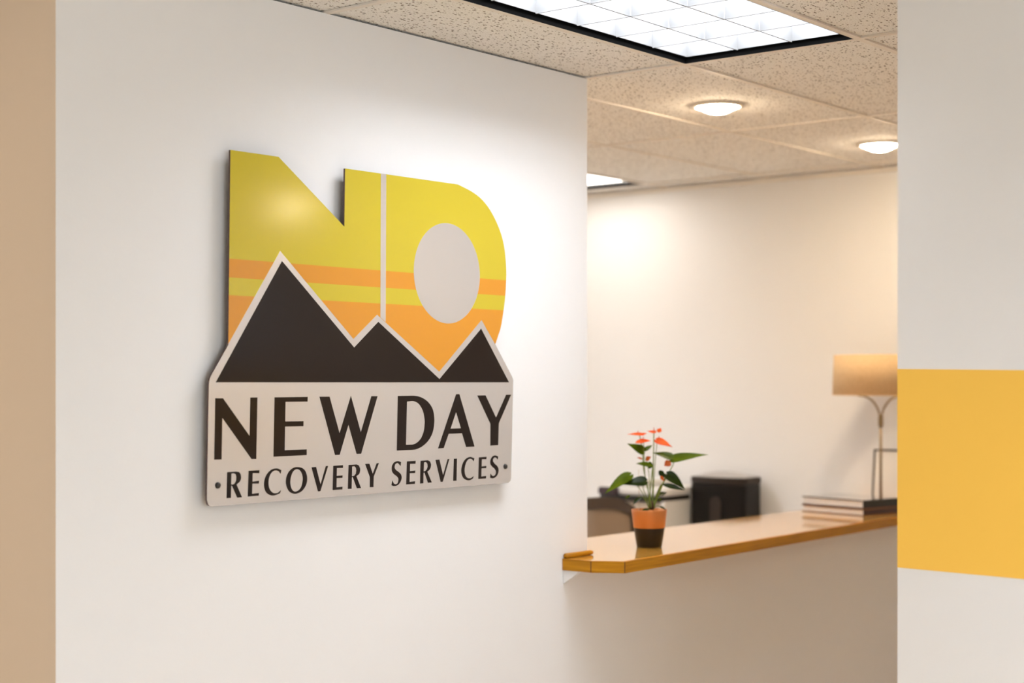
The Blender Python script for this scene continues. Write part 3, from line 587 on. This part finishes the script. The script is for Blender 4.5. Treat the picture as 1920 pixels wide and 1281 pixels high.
# ------------------------------------------------------------------ leaning document frame behind the lamp
fr = empty('document_frame', (6.868, 3.225, C_TOP + 0.004), math.radians(-75)); tag(fr, 'dark-edged document holder with white paper behind the lamp pole', 'frame')
fw, fh, ft = 0.27, 0.268, 0.010
lean = Matrix.Rotation(math.radians(-14), 4, 'X')
def leaned(o):
    o.matrix_local = lean; return o
leaned(box('frame_bar', -fw/2, -fw/2 + 0.008, 0, ft, 0, fh, M['black'], fr)); leaned(box('frame_bar', fw/2 - 0.008, fw/2, 0, ft, 0, fh, M['black'], fr))
leaned(box('frame_bar', -fw/2 + 0.008, fw/2 - 0.008, 0, ft, fh - 0.007, fh, M['black'], fr)); leaned(box('frame_bar', -fw/2 + 0.008, fw/2 - 0.008, 0, ft, 0, 0.007, M['black'], fr))
leaned(box('paper', -fw/2 + 0.008, fw/2 - 0.008, 0.003, 0.007, 0.007, fh - 0.007, M['paper'], fr))

# ------------------------------------------------------------------ credenza, printer and bin behind the counter
TAB = 0.745
cd = empty('credenza', (6.72, 4.36, 0)); tag(cd, 'white office credenza against the far wall behind the counter', 'cabinet')
box('body', -0.25, 0.27, -0.75, 0.75, 0.06, TAB - 0.03, M['cabinet'], cd); box('plinth', -0.22, 0.25, -0.73, 0.73, 0, 0.06, M['black'], cd)
box('top', -0.27, 0.28, -0.77, 0.77, TAB - 0.03, TAB, M['cabinet'], cd, 0.003)
for i in range(3):
    y = -0.745 + i*0.497; d = box('door', -0.268, -0.25, y, y + 0.492, 0.065, TAB - 0.034, M['cabinet'], cd)
    box('handle', -0.288, -0.280, y + 0.43, y + 0.44, 0.45, 0.58, M['nickel'], d)
    box('handle', -0.281, -0.267, y + 0.432, y + 0.438, 0.46, 0.466, M['nickel'], d); box('handle', -0.281, -0.267, y + 0.432, y + 0.438, 0.564, 0.57, M['nickel'], d)

pr = empty('printer', (6.56, 4.338, TAB)); tag(pr, 'white and beige office printer behind the potted plant', 'printer'); pr.scale = (1.0, 0.88, 1.0)
# local: x depth away from the counter, y width
box('body', 0.03, 0.40, 0.032, 0.428, 0.0, 0.285, M['printer_grey'], pr, 0.008)
box('side_panel', 0.028, 0.40, 0.0, 0.034, 0.0, 0.290, M['printer_white'], pr, 0.005)
box('side_panel', 0.028, 0.40, 0.429, 0.46, 0.0, 0.290, M['printer_white'], pr, 0.005)
box('output_slot', 0.012, 0.30, 0.028, 0.436, 0.286, 0.312, M['black'], pr, 0.004)
lid = box('scanner_lid', 0.03, 0.40, 0.0, 0.46, 0.313, 0.352, M['printer_white'], pr, 0.010)
box('document_feeder', 0.10, 0.36, 0.19, 0.40, 0.353, 0.385, M['printer_white'], lid, 0.010)
box('control_panel', 0.0, 0.10, 0.315, 0.44, 0.313, 0.350, M['cover_plum'], pr, 0.006)
box('paper_tray', 0.012, 0.03, 0.055, 0.40, 0.02, 0.12, M['printer_white'], pr, 0.004)

bn = empty('shredder_bin', (6.80, 4.163, TAB)); tag(bn, 'tall black bin with a shiny steel lid behind the counter', 'bin'); bn.scale = (1.0, 1.05, 1.0)
plan = []
for kx in range(13):                                                # front bulges towards the counter
    a = -1 + 2*kx/12; plan.append((-0.035*(1 - a*a), -0.150 + 0.30*kx/12))
plan += [(0.14, 0.150), (0.17, 0.12), (0.17, -0.12), (0.14, -0.150)]
prism('body', plan, 0.0, 0.375, M['bin_black'], bn, 0.004)
rim = prism('rim', [(x*1.015, y*1.02) for x, y in plan], 0.376, 0.408, M['bin_side'], bn, 0.004)
bm = bmesh.new(); rows = []
for q in range(7):
    f_ = 1 - q/6; f_ = math.sin(f_*math.pi/2); zz = 0.409 + 0.028*math.cos(f_*math.pi/2)
    rows.append([bm.verts.new((0.065 + (x - 0.065)*f_*0.93, y*f_*0.93, zz)) for x, y in plan] if q < 6 else [bm.verts.new((0.065, 0, zz))])
for a, b in zip(rows, rows[1:]):
    n = len(a)
    for i in range(n):
        if len(b) == 1: bm.faces.new((a[i], a[(i+1) % n], b[0]))
        else: bm.faces.new((a[i], a[(i+1) % n], b[(i+1) % n], b[i]))
from_bm('lid', bm, M['steel'], bn, True)['label'] = 'shiny domed steel lid'
arch = [(-0.030, 0.18)] + [(-0.030*math.cos(math.pi*q/8), 0.285 + 0.030*math.sin(math.pi*q/8)) for q in range(9)] + [(0.030, 0.18)]
bm = bmesh.new(); a = [bm.verts.new((-0.0375, y - 0.005, z)) for y, z in arch]; f = bm.faces.new(a)
r = bmesh.ops.extrude_face_region(bm, geom=[f]); bmesh.ops.translate(bm, verts=[e for e in r['geom'] if isinstance(e, bmesh.types.BMVert)], vec=(0.006, 0, 0))
from_bm('window', bm, M['bin_side'], bn)['label'] = 'small arched dark window on the front'

# ------------------------------------------------------------------ office chair
ch = empty('office_chair', (6.00, 4.37, 0), math.radians(-20)); tag(ch, 'dark mesh-backed office chair behind the counter', 'chair')
# local x = width, local y = away from the counter (the sitter faces +y)
W2, ZB, ZT = 0.235, 0.60, 1.092
def top(x): return ZT - 0.055*abs(x/W2)**2.4
def yb(x, z): return -0.06*(1 - (x/W2)**2) - 0.03*math.sin((z-ZB)/(ZT-ZB)*math.pi)
def strip(name, path, w, th, m, parent):
    """flat bar that follows a path of (x, z) points over the curved back"""
    bm = bmesh.new(); rings = []
    n = len(path)
    for i, (x, z) in enumerate(path):
        p0, p1 = Vector(path[max(i-1, 0)]), Vector(path[min(i+1, n-1)]); t_ = (p1-p0).normalized(); nx, nz = -t_.y, t_.x
        ring = []
        for s, d in ((-1, -1), (1, -1), (1, 1), (-1, 1)):
            X, Z = x + nx*s*w/2, z + nz*s*w/2
            ring.append(bm.verts.new((X, yb(max(-W2, min(W2, X)), Z) + d*th/2, Z)))
        rings.append(ring)
    for a, b in zip(rings, rings[1:]):
        for q in range(4): bm.faces.new((a[q], a[(q+1) % 4], b[(q+1) % 4], b[q]))
    bm.faces.new(rings[0]); bm.faces.new(rings[-1])
    return from_bm(name, bm, m, parent)
bk = strip('backrest', [(-W2, ZB)] + [(-W2, ZB + (ZT-0.08-ZB)*q/6) for q in range(1, 7)] + [(x_, top(x_) - 0.025) for x_ in [-W2*0.97 + 2*W2*0.97*q/24 for q in range(25)]] + [(W2, ZT - 0.08 - (ZT-0.08-ZB)*q/6) for q in range(7)], 0.052, 0.026, M['chair_frame'], ch)
strip('lower_rail', [(-W2 + 2*W2*q/10, ZB) for q in range(11)], 0.045, 0.024, M['chair_frame'], bk)
bm = bmesh.new(); nr = 72
for q in range(nr):
    x = -W2 + 0.02 + (2*W2 - 0.04)*q/(nr-1); zs = [ZB + 0.02 + (top(x) - 0.045 - ZB - 0.02)*i/8 for i in range(9)]
    prev = None
    for z in zs:
        y = yb(x, z); cur = [bm.verts.new((x + s*0.0024, y + d*0.001, z)) for s, d in ((-1, -1), (1, -1), (1, 1), (-1, 1))]
        if prev:
            for i in range(4): bm.faces.new((prev[i], prev[(i+1) % 4], cur[(i+1) % 4], cur[i]))
        prev = cur
mesh_o = from_bm('mesh_panel', bm, M['chair_mesh'], bk); mesh_o['kind'] = 'stuff'; mesh_o['label'] = 'fine vertical-ribbed taupe mesh'
box('seat', -0.24, 0.24, 0.0, 0.46, 0.44, 0.50, M['chair_frame'], ch, 0.02)
tube('back_support', [(0, -0.095, 0.80), (0, -0.10, 0.60), (0, -0.06, 0.45), (0, 0.15, 0.425)], 0.022, M['chair_frame'], ch)
lathe('gas_column', [(0, 0.10), (0.025, 0.10), (0.025, 0.30), (0.018, 0.30), (0.018, 0.438), (0, 0.438)], M['black'], ch, seg=20, loc=(0, 0.2, 0))
for q in range(5):
    a = 2*math.pi*q/5; d = Vector((math.cos(a), math.sin(a), 0)); c = Vector((0, 0.2, 0))
    tube('leg', [c + d*0.02 + Vector((0, 0, 0.12)), c + d*0.16 + Vector((0, 0, 0.10)), c + d*0.29 + Vector((0, 0, 0.075))], [0.022, 0.018, 0.013], M['black'], ch)
    w = lathe('caster', [(0, -0.02), (0.026, -0.02), (0.028, -0.012), (0.028, 0.012), (0.026, 0.02), (0, 0.02)], M['black'], ch, seg=20)
    w.rotation_euler = (math.radians(90), 0, a); w.location = c + d*0.29 + Vector((0, 0, 0.0285))
for s in (-1, 1):
    tube('armrest', spline([(s*0.24, 0.12, 0.46), (s*0.285, 0.12, 0.52), (s*0.285, 0.10, 0.66), (s*0.285, 0.02, 0.68), (s*0.285, 0.25, 0.685)], 5), 0.016, M['chair_frame'], ch)
